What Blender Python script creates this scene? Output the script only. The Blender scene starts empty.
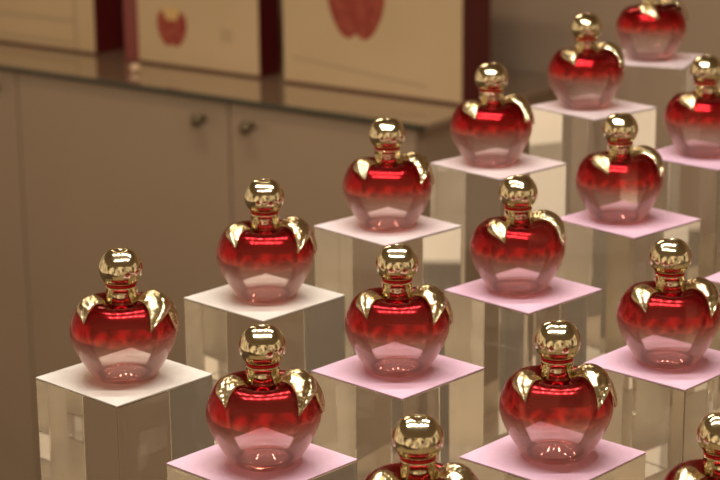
import bpy, bmesh, math
from math import sin, cos, pi, radians as R
from mathutils import Vector, Matrix

S = 0.075                       # one display column is 7.5 cm wide
DROP = 7.55                     # the eye is this many column widths above the table top
TABLE_Z = 1.42125 - DROP * S
CZ = TABLE_Z + DROP * S         # eye height
sc = bpy.context.scene
col = sc.collection

# ---------------------------------------------------------------- camera
PITCH, ROLL = 0.2704, 0.0086
cd = bpy.data.cameras.new('camera'); cam = bpy.data.objects.new('camera', cd); col.objects.link(cam)
fw = Vector((0, cos(PITCH), -sin(PITCH))); up0 = Vector((0, sin(PITCH), cos(PITCH))); r0 = Vector((1, 0, 0))
rt = r0 * cos(ROLL) - up0 * sin(ROLL); up = r0 * sin(ROLL) + up0 * cos(ROLL)
m = Matrix((rt, up, -fw)).transposed().to_4x4(); m.translation = Vector((0, 0, CZ))
cam.matrix_world = m
cd.sensor_width = 36; cd.lens = 36 * 2000.0 / 720
cd.clip_start = 0.05
cd.dof.use_dof = True; cd.dof.focus_distance = 15.0 * S; cd.dof.aperture_fstop = 15
sc.camera = cam
sc.view_settings.view_transform = 'Standard'; sc.view_settings.look = 'None'
sc.view_settings.gamma = 1; sc.view_settings.use_curve_mapping = False
sc.view_settings.exposure = 0.0
sc.cycles.use_denoising = True
sc.cycles.max_bounces = 16; sc.cycles.transmission_bounces = 14; sc.cycles.glossy_bounces = 6
sc.cycles.transparent_max_bounces = 12
sc.cycles.sample_clamp_indirect = 6.0
sc.cycles.blur_glossy = 0.3

# ---------------------------------------------------------------- world: the dim warm shop around
w = bpy.data.worlds.new('shop'); sc.world = w; w.use_nodes = True
nt = w.node_tree; N = nt.nodes; L = nt.links; N.clear()
out = N.new('ShaderNodeOutputWorld'); bg = N.new('ShaderNodeBackground')
tc = N.new('ShaderNodeTexCoord'); mp = N.new('ShaderNodeMapping'); mp.inputs['Scale'].default_value = (2.2, 2.2, 0.9)
no = N.new('ShaderNodeTexNoise'); no.inputs['Scale'].default_value = 1.7; no.inputs['Detail'].default_value = 2
cr = N.new('ShaderNodeValToRGB')
cr.color_ramp.elements[0].position = 0.38; cr.color_ramp.elements[0].color = (0.06, 0.04, 0.026, 1)
cr.color_ramp.elements[1].position = 0.66; cr.color_ramp.elements[1].color = (0.95, 0.70, 0.45, 1)
L.new(tc.outputs['Generated'], mp.inputs['Vector']); L.new(mp.outputs['Vector'], no.inputs['Vector'])
L.new(no.outputs['Fac'], cr.inputs['Fac']); L.new(cr.outputs['Color'], bg.inputs['Color'])
bg.inputs['Strength'].default_value = 1.15
L.new(bg.outputs['Background'], out.inputs['Surface'])

# ---------------------------------------------------------------- lamps of the ceiling track (fixtures are built below)
TRACK_Z = 2.05
SPOTS = [(x, y) for y in (0.95, 1.32) for x in [(-0.42 + 0.14 * k) for k in range(7)]]
for i, (x, y) in enumerate(SPOTS):
    ld = bpy.data.lights.new('track_lamp', 'AREA'); ld.shape = 'DISK'; ld.size = 0.045
    ld.energy = 1.45; ld.color = (1.0, 0.90, 0.78)
    lo = bpy.data.objects.new('track_lamp', ld); col.objects.link(lo); lo.location = (x, y, TRACK_Z - 0.031)
# long soft fill added over the counter to brighten the cabinet, no fixture
ld = bpy.data.lights.new('counter_fill', 'AREA'); ld.shape = 'RECTANGLE'; ld.size = 1.0; ld.size_y = 0.12
ld.energy = 9.5; ld.color = (1.0, 0.80, 0.56)
lo = bpy.data.objects.new('counter_fill', ld); col.objects.link(lo); lo.location = (-0.45, 2.55, 2.2)
lo.rotation_euler = (R(-20), 0, R(-34.6)); lo.rotation_mode = 'XYZ'

# ---------------------------------------------------------------- materials
def mat(name, color=(.8, .8, .8), rough=.5, metal=0., **k):
    m = bpy.data.materials.new(name); m.use_nodes = True
    b = m.node_tree.nodes['Principled BSDF']
    b.inputs['Base Color'].default_value = (*color, 1); b.inputs['Roughness'].default_value = rough
    b.inputs['Metallic'].default_value = metal
    for kk, v in k.items(): b.inputs[kk.replace('_', ' ')].default_value = v
    return m
def speckle(m, c1, c2, scale, detail=4, lo=.35, hi=.65, bump=0.):
    nt = m.node_tree; b = nt.nodes['Principled BSDF']
    tc = nt.nodes.new('ShaderNodeTexCoord'); n = nt.nodes.new('ShaderNodeTexNoise'); r = nt.nodes.new('ShaderNodeValToRGB')
    n.inputs['Scale'].default_value = scale; n.inputs['Detail'].default_value = detail
    r.color_ramp.elements[0].position = lo; r.color_ramp.elements[0].color = (*c1, 1)
    r.color_ramp.elements[1].position = hi; r.color_ramp.elements[1].color = (*c2, 1)
    nt.links.new(tc.outputs['Object'], n.inputs['Vector']); nt.links.new(n.outputs['Fac'], r.inputs['Fac'])
    nt.links.new(r.outputs['Color'], b.inputs['Base Color'])
    if bump:
        bu = nt.nodes.new('ShaderNodeBump'); bu.inputs['Strength'].default_value = bump; bu.inputs['Distance'].default_value = .001
        nt.links.new(n.outputs['Fac'], bu.inputs['Height']); nt.links.new(bu.outputs['Normal'], b.inputs['Normal'])
    return m
M_wall = speckle(mat('taupe_wall', rough=.75), (.48, .365, .27), (.52, .395, .29), 3)
M_floor = speckle(mat('dark_floor', rough=.35), (.10, .07, .045), (.14, .10, .065), 5)
M_ceil = mat('ceiling_paint', (.42, .36, .28), .9)
M_cab = speckle(mat('cabinet_lacquer', rough=.45), (.40, .30, .21), (.43, .32, .225), 4)
M_counter = mat('counter_glass', (.33, .24, .16), .08, IOR=1.9, Coat_Weight=.8, Coat_Roughness=.05)
M_frame = mat('muted_red_frame', (.26, .055, .05), .45)
M_edge = mat('green_glass_edge', (.035, .04, .025), .15)
M_cream = speckle(mat('cream_card', rough=.6), (.62, .47, .28), (.66, .50, .31), 6)
M_creamline = mat('darker_cream', (.55, .42, .26), .6)  # slightly darker cream for the bands and marks on the box fronts
M_red = mat('dark_red_card', (.11, .006, .008), .4)
M_redpic = speckle(mat('red_print', rough=.5), (.30, .035, .022), (.40, .08, .045), 90, 1)
M_goldpic = mat('gold_print', (.75, .50, .20), .5)
M_knob = mat('knob_bronze', (.22, .18, .12), .3, .8)
M_sphere = mat('glossy_cream', (.95, .72, .50), .12)
M_table = speckle(mat('display_table_laminate', rough=.22), (.225, .165, .10), (.28, .21, .125), 9)
M_tabside = mat('display_table_side', (.30, .22, .15), .5)
M_acryl = mat('clear_acrylic', (.985, .975, .955), .0, Transmission_Weight=1., IOR=1.49)
def sheet(name, a, b): return speckle(mat(name, rough=.4, Specular_IOR_Level=.35), a, b, 55, 5, .35, .6)
M_sheet = {'w': sheet('white_paper', (.58, .555, .52), (.66, .63, .59)),
           'l': sheet('pale_pink_paper', (.65, .55, .575), (.71, .61, .635)),
           'p': sheet('pink_paper', (.64, .43, .575), (.70, .49, .635))}
M_fixture = mat('fixture_black', (.03, .03, .03), .5)

M_gold = mat('pale_gold', (.78, .69, .46), .10, 1.)
M_leaf = mat('pale_gold_leaf', (.72, .61, .39), .09, 1.)
nt_ = M_leaf.node_tree
v = nt_.nodes.new('ShaderNodeTexNoise'); v.inputs['Scale'].default_value = 330; v.inputs['Detail'].default_value = 2
t_ = nt_.nodes.new('ShaderNodeTexCoord'); bu = nt_.nodes.new('ShaderNodeBump'); bu.inputs['Strength'].default_value = .6; bu.inputs['Distance'].default_value = .002
nt_.links.new(t_.outputs['Object'], v.inputs['Vector']); nt_.links.new(v.outputs['Fac'], bu.inputs['Height'])
nt_.links.new(bu.outputs['Normal'], nt_.nodes['Principled BSDF'].inputs['Normal'])
M_ring = mat('red_ring', (.55, .01, .015), .15, .6)
M_redneck = mat('red_neck', (.50, .004, .012), .08, .75, Coat_Weight=1.)

def bottle_material():
    m = bpy.data.materials.new('red_to_clear_glass'); m.use_nodes = True
    nt = m.node_tree; N = nt.nodes; L = nt.links; N.clear()
    o = N.new('ShaderNodeOutputMaterial'); mix = N.new('ShaderNodeMixShader')
    tr = N.new('ShaderNodeBsdfTransparent'); tr.inputs['Color'].default_value = (.99, .93, .91, 1)
    gl = N.new('ShaderNodeBsdfGlossy'); gl.inputs['Roughness'].default_value = .03; gl.inputs['Color'].default_value = (1, .95, .93, 1)
    fr = N.new('ShaderNodeFresnel'); fr.inputs['IOR'].default_value = 1.5
    cl = N.new('ShaderNodeMixShader'); L.new(fr.outputs[0], cl.inputs['Fac']); L.new(tr.outputs[0], cl.inputs[1]); L.new(gl.outputs[0], cl.inputs[2])
    rd = N.new('ShaderNodeBsdfPrincipled'); rd.inputs['Roughness'].default_value = .15
    rd.inputs['Metallic'].default_value = .85; rd.inputs['Coat Weight'].default_value = 0; rd.inputs['Coat Roughness'].default_value = .03
    hz = N.new('ShaderNodeBsdfTranslucent'); hz.inputs['Color'].default_value = (1, .82, .80, 1)
    c2 = N.new('ShaderNodeMixShader'); c2.inputs['Fac'].default_value = .22; L.new(cl.outputs[0], c2.inputs[1])
    df = N.new('ShaderNodeBsdfDiffuse'); df.inputs['Color'].default_value = (1, .86, .82, 1)
    c4 = N.new('ShaderNodeMixShader'); L.new(hz.outputs[0], c4.inputs[1]); L.new(df.outputs[0], c4.inputs[2]); L.new(c4.outputs[0], c2.inputs[2]); cl = c2
    tc = N.new('ShaderNodeTexCoord'); sp = N.new('ShaderNodeSeparateXYZ')
    mr = N.new('ShaderNodeMapRange'); mr.interpolation_type = 'SMOOTHSTEP'
    mr.inputs['From Min'].default_value = .235 * S; mr.inputs['From Max'].default_value = .45 * S
    ramp = N.new('ShaderNodeValToRGB'); mr2 = N.new('ShaderNodeMapRange')
    mr2.inputs['From Min'].default_value = .25 * S; mr2.inputs['From Max'].default_value = .65 * S
    ramp.color_ramp.elements[0].color = (.52, .19, .10, 1); ramp.color_ramp.elements[1].color = (.46, .003, .008, 1)  # brown low end imitates refraction inside the glass by colour
    ramp.color_ramp.elements[1].position = .50
    e = ramp.color_ramp.elements.new(.95); e.color = (.16, .001, .004, 1)
    L.new(tc.outputs['Object'], sp.inputs[0]); L.new(sp.outputs['Z'], mr.inputs['Value']); L.new(sp.outputs['Z'], mr2.inputs['Value'])
    L.new(mr2.outputs['Result'], ramp.inputs['Fac']); L.new(ramp.outputs['Color'], rd.inputs['Base Color'])
    L.new(mr.outputs['Result'], mix.inputs['Fac']); L.new(cl.outputs[0], mix.inputs[1]); rt_ = N.new('ShaderNodeBsdfTransparent'); rt_.inputs['Color'].default_value = (1, .42, .36, 1)
    m3 = N.new('ShaderNodeMixShader'); m3.inputs['Fac'].default_value = .27; L.new(rd.outputs[0], m3.inputs[1]); L.new(rt_.outputs[0], m3.inputs[2])
    L.new(m3.outputs[0], mix.inputs[2])
    L.new(mix.outputs[0], o.inputs['Surface'])
    return m
M_body = bottle_material()
M_base = bpy.data.materials.new('pink_glass_base'); M_base.use_nodes = True
_n = M_base.node_tree.nodes; _l = M_base.node_tree.links; _n.clear()
_o = _n.new('ShaderNodeOutputMaterial'); _t = _n.new('ShaderNodeBsdfTransparent'); _t.inputs['Color'].default_value = (.96, .74, .72, 1)
_g = _n.new('ShaderNodeBsdfGlossy'); _g.inputs['Roughness'].default_value = .25; _f = _n.new('ShaderNodeFresnel'); _m = _n.new('ShaderNodeMixShader')
_l.new(_f.outputs[0], _m.inputs[0]); _l.new(_t.outputs[0], _m.inputs[1]); _l.new(_g.outputs[0], _m.inputs[2]); _l.new(_m.outputs[0], _o.inputs[0])

# ---------------------------------------------------------------- helpers
def link(name, bm, m, parent=None, smooth=False):
    me = bpy.data.meshes.new(name); bmesh.ops.recalc_face_normals(bm, faces=bm.faces)
    bm.to_mesh(me); bm.free()
    for mm in (m if isinstance(m, (list, tuple)) else [m]): me.materials.append(mm)
    if smooth:
        for p in me.polygons: p.use_smooth = True
    o = bpy.data.objects.new(name, me); col.objects.link(o)
    if parent: o.parent = parent
    return o
def tag(o, label=None, cat=None, group=None, kind=None):
    if label: o['label'] = label
    if cat: o['category'] = cat
    if group: o['group'] = group
    if kind: o['kind'] = kind
    return o
def empty(name, loc=(0, 0, 0), rz=0):
    o = bpy.data.objects.new(name, None); o.empty_display_size = .02; col.objects.link(o)
    o.location = loc; o.rotation_euler = (0, 0, rz); return o
def box(bm, x0, y0, z0, x1, y1, z1, bev=0, mi=0):
    ret = bmesh.ops.create_cube(bm, size=1)
    vs = ret['verts']
    for v in vs:
        v.co = Vector(((x0 + x1) / 2 + v.co.x * (x1 - x0), (y0 + y1) / 2 + v.co.y * (y1 - y0), (z0 + z1) / 2 + v.co.z * (z1 - z0)))
    fs = {f for v in vs for f in v.link_faces}
    for f in fs: f.material_index = mi
    if bev:
        es = {e for v in vs for e in v.link_edges}
        bmesh.ops.bevel(bm, geom=list(es), offset=bev, segments=2, affect='EDGES', profile=.6)
    return vs
def boxobj(name, m, dims, parent=None, bev=0):
    bm = bmesh.new(); box(bm, *dims, bev=bev); return link(name, bm, m, parent)
def catmull(P, n):
    out = []
    for i in range(len(P) - 1):
        p0 = P[max(i - 1, 0)]; p1 = P[i]; p2 = P[i + 1]; p3 = P[min(i + 2, len(P) - 1)]
        for k in range(n):
            t = k / n
            out.append(tuple(.5 * ((2 * b) + (-a + c) * t + (2 * a - 5 * b + 4 * c - d) * t * t + (-a + 3 * b - 3 * c + d) * t ** 3)
                             for a, b, c, d in zip(p0, p1, p2, p3)))
    out.append(tuple(P[-1])); return out
def lathe(prof, seg=64, fn=None):
    bm = bmesh.new(); rings = []
    for r, z in prof:
        if r < 1e-6:
            rings.append([bm.verts.new((0, 0, z))]); continue
        ring = []
        for i in range(seg):
            a = 2 * pi * i / seg; rr, zz = (r, z) if fn is None else fn(r, z, a)
            ring.append(bm.verts.new((rr * cos(a), rr * sin(a), zz)))
        rings.append(ring)
    for A, B in zip(rings, rings[1:]):
        for i in range(seg):
            j = (i + 1) % seg
            if len(A) == 1 and len(B) == 1: continue
            if len(A) == 1: bm.faces.new((A[0], B[i], B[j]))
            elif len(B) == 1: bm.faces.new((A[i], A[j], B[0]))
            else: bm.faces.new((A[i], A[j], B[j], B[i]))
    return bm

# ---------------------------------------------------------------- structure
tag(boxobj('floor', M_floor, (-4, -1.5, -.20, 4.5, 6, -.15)), kind='structure')
tag(boxobj('ceiling', M_ceil, (-4, -1.5, 2.8, 4.5, 6, 2.85)), kind='structure')

# the counter runs along U, its front faces the display (towards -V)
A0 = Vector((-0.62217, 3.48440, 0)); AZ = math.atan2(-0.588509, 0.808490)
COUNTER_Z = .78
def cframe(name, u=0, v=0, z=0):      # an Empty in the counter's own directions: x along it, y away from the viewer
    d = Vector((cos(AZ), sin(AZ), 0)); n = Vector((-sin(AZ), cos(AZ), 0))
    p = A0 + d * u + n * v; return empty(name, (p.x, p.y, z), AZ)
wl = boxobj('wall_back', M_wall, (-2.5, .46, -.15, 3.6, .54, 2.8))
wl.location = A0; wl.rotation_euler = (0, 0, AZ); tag(wl, kind='structure')

cab = cframe('counter_cabinet')
tag(cab, 'low taupe counter cabinet with small round knobs and a glossy top, behind the bottle display', 'cabinet')
boxobj('body', M_cab, (-1.30, .028, -.15, .872, .44, COUNTER_Z - .0092), cab)
DOORS = [(-.84, -.434), (-.430, .012), (.016, .498), (.502, .868)]
for i, (a, b) in enumerate(DOORS):
    d = boxobj('door', M_cab, (a, .010, -.138, b, .027, COUNTER_Z - .012), cab, .0012)
    if i in (1, 2, 3):
        kx = {1: -.037, 2: b - .053, 3: a + .046}[i]
        bm = lathe([(0, 0), (.007, 0), (.006, .002), (.0045, .006), (.0045, .011), (.009, .014), (.0115, .018), (.011, .022), (.007, .025), (0, .026)], 24)
        k = link('knob', bm, M_knob, d, True); k.location = (kx, .010, .736); k.rotation_euler = (R(90), 0, 0)
top = boxobj('counter_top', M_counter, (-1.30, 0.002, COUNTER_Z - .008, .893, .45, COUNTER_Z), cab)
boxobj('edge_strip', M_edge, (-1.30, -.001, COUNTER_Z - .0085, .894, .0015, COUNTER_Z - .0005), top, .0005)

# display boxes standing on the counter: dark red cartons with a cream front
def apple_outline(cx, cz, w, h):
    pts = []
    P = [(0, .34), (.12, .44), (.30, .48), (.45, .36), (.50, .12), (.45, -.15), (.33, -.38), (.18, -.50), (.07, -.49), (0, -.44)]
    full = P + [(-x, z) for x, z in reversed(P[1:-1])]
    full = catmull(full + [full[0]], 4)[:-1]
    return [(cx + x * w, cz + z * h) for x, z in full]
def flat_poly(name, pts, y, th, m, parent):
    bm = bmesh.new(); vs = [bm.verts.new((x, y, z)) for x, z in pts]; f = bm.faces.new(vs)
    r = bmesh.ops.extrude_face_region(bm, geom=[f])
    for v in r['geom']:
        if isinstance(v, bmesh.types.BMVert): v.co.y -= th
    return link(name, bm, m, parent)
def carton(u0, u1, v0, depth, label, frame_left=0., frame_bottom=.004, pic=None):
    e = cframe('display_box', u0, v0, COUNTER_Z + .0005); W = u1 - u0; H = .36
    tag(e, label, 'display box', 'display boxes on the counter')
    boxobj('carton', M_red, (0, 0, 0, W, depth, H), e, .001)
    boxobj('front_panel', M_cream, (frame_left, -.002, frame_bottom, W - .001, -.0002, H - .01), e)
    return e, W

b1, W = carton(-.35, .060, .168, .085, 'dark red box with plain cream front, left end of the counter top', 0)
boxobj('printed_band', M_creamline, (.02, -.0026, .012, W - .05, -.0021, .020), b1)
boxobj('printed_band', M_creamline, (.02, -.0026, .052, W - .05, -.0021, .062), b1)
boxobj('ridge_strip', M_creamline, (W - .052, -.0026, .004, W - .042, -.0021, .33), b1)  # flat darker strip standing for a vertical ridge
b2, W = carton(.143, .450, .156, .055, 'dark red box with cream front picturing one small bottle, middle of the counter', .034, .004)
boxobj('frame_strip', M_frame, (.0005, -.002, .001, .0335, -.0002, .355), b2)
flat_poly('bottle_print', apple_outline(.113, .068, .068, .062), -.0023, .0004, M_redpic, b2)
flat_poly('gold_print', apple_outline(.113, .094, .036, .024), -.0029, .0004, M_goldpic, b2)
boxobj('darker_mark', M_creamline, (.222, -.0026, .055, .249, -.0021, .078), b2)  # small darker patch on the cream front
b3, W = carton(.506, .862, .152, .080, 'dark red box with cream front picturing a large red apple, right on the counter', 0, .004)
flat_poly('apple_print', apple_outline(.150, .154, .118, .132), -.0023, .0004, M_redpic, b3)
bm = bmesh.new()
for i in range(24):
    t0, t1 = i / 24, (i + 1) / 24
    f = lambda t: (.02 + t * .27, .042 - .022 * t)
    (xa, za), (xb, zb) = f(t0), f(t1)
    bm.faces.new([bm.verts.new(p) for p in ((xa, -.0025, za), (xb, -.0025, zb), (xb, -.0025, zb + .006), (xa, -.0025, za + .006))])
link('darker_line', bm, M_creamline, b3)  # slightly darker slanting line across the cream front
d = Vector((cos(AZ), sin(AZ), 0)); n = Vector((-sin(AZ), cos(AZ), 0))
bm = bmesh.new(); bmesh.ops.create_uvsphere(bm, u_segments=24, v_segments=16, radius=.0075)
for v in bm.verts: v.co.x *= 1.15
pe = link('small_sphere', bm, M_sphere, None, True); pe.location = A0 + d * .232 + n * .082 + Vector((0, 0, COUNTER_Z + .0077))  # small cream sphere set where a pale spot shows
tag(pe, 'small shiny cream bead on the counter at the left foot of the middle box', 'sphere')

# ---------------------------------------------------------------- display table
ang = math.atan2(1.714, 1.115)
tb = empty('display_table', (-1.92 * S, 15.13 * S, 0), ang)    # x along the back row, -y towards the viewer's right
tag(tb, 'beige display table carrying all the clear columns of bottles', 'table')
x0, x1, y0, y1 = -5.0 * S, 14.5 * S, -9.5 * S, .86 * S
boxobj('table_top', M_table, (x0, y0, TABLE_Z - .03, x1, y1, TABLE_Z), tb, .002)
boxobj('base', M_tabside, (x0 + .02, y0 + .02, -.15, x1 - .02, y1 - .02, TABLE_Z - .0302), tb)

# ---------------------------------------------------------------- bottle
WID = 1.045
BODY = catmull([(0.0, .022), (.10, .018), (.19, .004), (.218, .004), (.246, .026), (.286, .085), (.338, .175), (.383, .275), (.403, .365),
                (.392, .455), (.355, .545), (.300, .610), (.235, .638), (.175, .622), (.130, .585), (.105, .560), (.090, .562), (.084, .60)], 4)
def lobes(r, z, a):
    w_ = max(0., min(1., (z - .35) / .25)) * max(0., min(1., (r - .09) / .12))
    return r * (1 + .012 * cos(2 * a) * max(0, min(1, (z - .1) / .3))), z + w_ * (.016 * cos(2 * a) + .004)
TOPARC = []      # arc length from the neck outwards -> (r, z)
_p = [q for q in catmull([(0.0, .60), (.105, .575), (.130, .590), (.175, .622), (.235, .638), (.300, .610), (.355, .545), (.392, .455), (.404, .365), (.393, .275), (.355, .175)], 8)]
_s = 0.
for i, q in enumerate(_p):
    if i: _s += math.dist(q, _p[i - 1])
    TOPARC.append((_s, q))
def on_body(u, v, off):
    rho = math.hypot(u, v); phi = math.atan2(v, u)
    for (s0, q0), (s1, q1) in zip(TOPARC, TOPARC[1:]):
        if s0 <= rho <= s1 or s1 == TOPARC[-1][0]:
            t = (rho - s0) / (s1 - s0); r = q0[0] + (q1[0] - q0[0]) * t; z = q0[1] + (q1[1] - q0[1]) * t
            dr, dz = q1[0] - q0[0], q1[1] - q0[1]; l = math.hypot(dr, dz) or 1
            nr, nz = -dz / l, dr / l
            break
    r, z = lobes(r, z, phi)
    r += nr * off; z += nz * off
    return Vector((r * WID * cos(phi), r * WID * sin(phi), z))
def leaf_mesh(front, back, notch, puff, base=.016, n=22, mth=14):
    F = catmull([(*p, 0) for p in front], 6); B = catmull([(*p, 0) for p in back], 6)
    def at(C, t):
        x = t * (len(C) - 1); i = min(int(x), len(C) - 2); f = x - i
        return tuple(C[i][k] + (C[i + 1][k] - C[i][k]) * f for k in (0, 1))
    bm = bmesh.new(); G = []
    for side in (0, 1):
        g = []
        for i in range(n + 1):
            s = i / n; row = []
            for j in range(mth + 1):
                t = j / mth
                se = s * (1 - notch * sin(pi * t) * s)
                a, b = at(F, se), at(B, se)
                u = a[0] + (b[0] - a[0]) * t; v = a[1] + (b[1] - a[1]) * t
                edge = sin(pi * t) ** .7
                vein = -.016 * math.exp(-((t - .5) / .09) ** 2)
                off = base + edge * (puff * sin(pi * min(1, s * 1.05) * .92 + .12) ** .8 + vein) + .012 * max(0, s - .75) * (1 - edge)
                if side: off -= .011
                row.append(bm.verts.new(on_body(u, v, max(off, .004)) * S))
            g.append(row)
        G.append(g)
    for g in G:
        for i in range(n):
            for j in range(mth): bm.faces.new((g[i][j], g[i + 1][j], g[i + 1][j + 1], g[i][j + 1]))
    T, U = G
    rim = [(i, 0) for i in range(n + 1)] + [(n, j) for j in range(1, mth + 1)] + [(i, mth) for i in range(n - 1, -1, -1)] + [(0, j) for j in range(mth - 1, 0, -1)]
    for (a, b), (c, e) in zip(rim, rim[1:] + rim[:1]): bm.faces.new((T[a][b], T[c][e], U[c][e], U[a][b]))
    bmesh.ops.remove_doubles(bm, verts=bm.verts, dist=1e-6)
    return bm
def sc_prof(P): return [(r * S, z * S) for r, z in P]

def make_bottle():
    root = empty('perfume_bottle')
    bm = lathe([(r, z) for r, z in BODY] + [(.084, .66), (0, .66)], 72, lobes)
    for v in bm.verts: v.co = Vector((v.co.x * S * WID, v.co.y * S * WID, v.co.z * S))
    link('body', bm, M_body, root, True)
    link('neck', lathe(sc_prof(catmull([(.086, .563), (.1, .566), (.096, .585), (.092, .61), (.092, .655)], 3)), 40), M_redneck, root, True)
    P = [(.093, .622), (.120, .622), (.125, .628), (.125, .70), (.122, .742), (.127, .748), (.127, .756), (.118, .760), (.09, .760)]
    link('collar', lathe(sc_prof(P), 48), M_gold, root, True)
    P = catmull([(.09, .7605), (.119, .7605), (.123, .768), (.119, .776), (.09, .776)], 3)
    link('neck_ring', lathe(sc_prof(P), 48), M_ring, root, True)
    P = [(0, .7765), (.110, .7765)]
    P += [(.173 * cos(a), .896 + .161 * sin(a)) for a in [R(-48 + 4.0 * k) for k in range(31)]]
    P += [(.055, 1.048), (.03, 1.041), (.0, 1.036)]
    bm = lathe(P, 56, lambda r, z, a: (r, z + (.010 * cos(2 * a) if z > .95 else 0) * min(1, r / .1) * min(1., (z - .95) / .06)))
    for v in bm.verts: v.co *= S
    link('cap', bm, M_gold, root, True)
    link('base_ring', lathe(sc_prof(catmull([(.175, .030), (.19, .024), (.212, .028), (.218, .036), (.20, .042), (.185, .040), (.175, .030)], 3)), 48), M_base, root, True)
    # right leaf: front half with its point hanging down, the other half folded over the side
    link('leaf', leaf_mesh([(.10, -.085), (.16, -.15), (.215, -.21), (.26, -.285), (.305, -.400)],
                           [(.125, .05), (.24, .09), (.35, .04), (.40, -.07), (.375, -.22), (.305, -.400)], 0, .034, .034), M_leaf, root, True)
    link('leaf', leaf_mesh([(.15, .0), (.33, -.06), (.42, -.12), (.50, -.13), (.565, -.10)],
                           [(.14, .06), (.28, .13), (.42, .11), (.52, .03), (.565, -.10)], 0, .020, .022), M_leaf, root, True)
    # left leaf: smaller, one folded point
    link('leaf', leaf_mesh([(-.09, -.095), (-.14, -.15), (-.19, -.205), (-.235, -.265), (-.285, -.340)],
                           [(-.13, .02), (-.25, .01), (-.34, -.09), (-.35, -.17), (-.32, -.25), (-.285, -.340)], 0, .024), M_leaf, root, True)
    return root
def copy_tree(o, parent=None):
    c = o.copy(); col.objects.link(c)
    if parent: c.parent = parent; c.matrix_parent_inverse = o.matrix_parent_inverse
    for ch in [x for x in bpy.data.objects if x.parent == o]: copy_tree(ch, c)
    return c

# name: column centre x, y, top height, turn of the column, sideways offset of the bottle, sheet, turn of the bottle, labels
P = {
 'A': (-1.8994, 15.1592, -5.3128, 0.0332, 0.009, 'w', -2),
 'B': (-0.8421, 16.7625, -5.1505, 0.0283, 0.0177, 'w', 4),
 'C': (0.265, 18.5122, -4.9913, -0.0306, -0.0002, 'l', 8),
 'D': (1.4433, 20.2512, -4.7948, -0.0408, -0.0773, 'l', 13),
 'E': (2.6254, 22.0163, -4.5714, -0.0939, -0.0913, 'l', 18),
 'F': (3.5381, 23.7532, -4.3519, 0.3801, -0.03, 'l', 45),
 'G': (-0.739, 13.8213, -5.5214, 0.0336, 0.0217, 'p', 0),
 'H': (0.3016, 15.4588, -5.3817, 0.027, -0.0046, 'p', 2),
 'I': (1.4627, 17.2036, -5.2429, -0.016, -0.0563, 'p', 20),
 'J': (2.6285, 18.9313, -5.0537, -0.0504, -0.1, 'p', 18),
 'K': (3.6513, 20.6133, -4.8034, 0.032, -0.0138, 'p', 14),
 'L': (0.365, 12.4573, -5.721, 0.032, 0.0089, 'p', 0),
 'M': (1.4392, 14.0864, -5.5935, 0.0412, 0.0185, 'p', 0),
 'N': (2.5578, 15.7548, -5.4346, 0.0339, -0.0144, 'p', 4),
 'O': (3.8253, 17.5117, -5.2357, 0.0708, 0.0, 'p', 6),
 'P': (2.5058, 12.7542, -5.8324, 0.032, -0.0519, 'p', 0),
}
WHERE = {
 'A': 'leftmost of all',
 'B': 'second from the left in the back diagonal row',
 'C': 'third from the left in the back diagonal row',
 'D': 'fourth from the left in the back diagonal row',
 'E': 'fifth from the left in the back diagonal row',
 'F': 'farthest and highest, at the top edge',
 'G': 'nearest to the lower left',
 'H': 'second of the middle diagonal row',
 'I': 'third of the middle diagonal row',
 'J': 'fourth of the middle diagonal row',
 'K': 'at the right edge near the top',
 'L': 'cut off at the bottom centre',
 'M': 'front right, right of the bottom centre',
 'N': 'at the right, lowest one complete there',
 'O': 'mostly outside the right edge, middle height',
 'P': 'in the bottom right corner, cut off',
}
proto = make_bottle()
def make_column(h, sheet_mat, loc, rz):
    c = empty('display_column', loc, rz); hs = S / 2
    bm = bmesh.new(); box(bm, -hs, -hs, 0, hs, hs, h - .0009, bev=.0006)
    link('acrylic_block', bm, M_acryl, c)
    bm = bmesh.new(); box(bm, -hs, -hs, h - .0008, hs, hs, h)
    link('top_sheet', bm, sheet_mat, c)
    return c
KIND = {'w': 'white', 'l': 'pale pink', 'p': 'pink'}
for i, (k, (x, y, z, yaw, bx, sh, brot)) in enumerate(P.items()):
    h = (z + DROP) * S - .0004
    c = make_column(h, M_sheet[sh], (x * S, y * S, TABLE_Z + .0004), yaw + R(45))
    tag(c, f'clear acrylic column with {KIND[sh]} top, {WHERE[k]}', 'display column', 'clear columns under the bottles')
    b = proto if i == 0 else copy_tree(proto)
    b.location = ((x + bx) * S, y * S, TABLE_Z + .0004 + h + .0001); b.rotation_euler = (0, 0, R(brot))
    tag(b, f'red apple-shaped perfume bottle, {WHERE[k]}', 'perfume bottle', 'apple-shaped perfume bottles')

# ---------------------------------------------------------------- track fixtures above the table (out of the picture, they carry the lamps)
for y in (0.95, 1.32):
    t = empty('track_light', (0, y, TRACK_Z))
    tag(t, 'black ceiling track with a row of small lamps above the table, ' + ('near the viewer' if y < 1 else 'over the back rows'), 'track light')
    bm = bmesh.new(); box(bm, -.85, -.012, .0, .85, .012, .02); link('rail', bm, M_fixture, t)
    for x in (-.6, .6):
        bm = bmesh.new(); box(bm, x - .004, -.004, .02, x + .004, .004, 2.8 - TRACK_Z); link('hanger', bm, M_fixture, t)
    for (sx, sy) in SPOTS:
        if sy == y:
            o = link('lamp_housing', lathe([(0, 0), (.026, 0), (.028, -.03), (.026, -.03), (.024, -.004), (0, -.004)], 24), M_fixture, t)
            o.location = (sx, 0, 0)
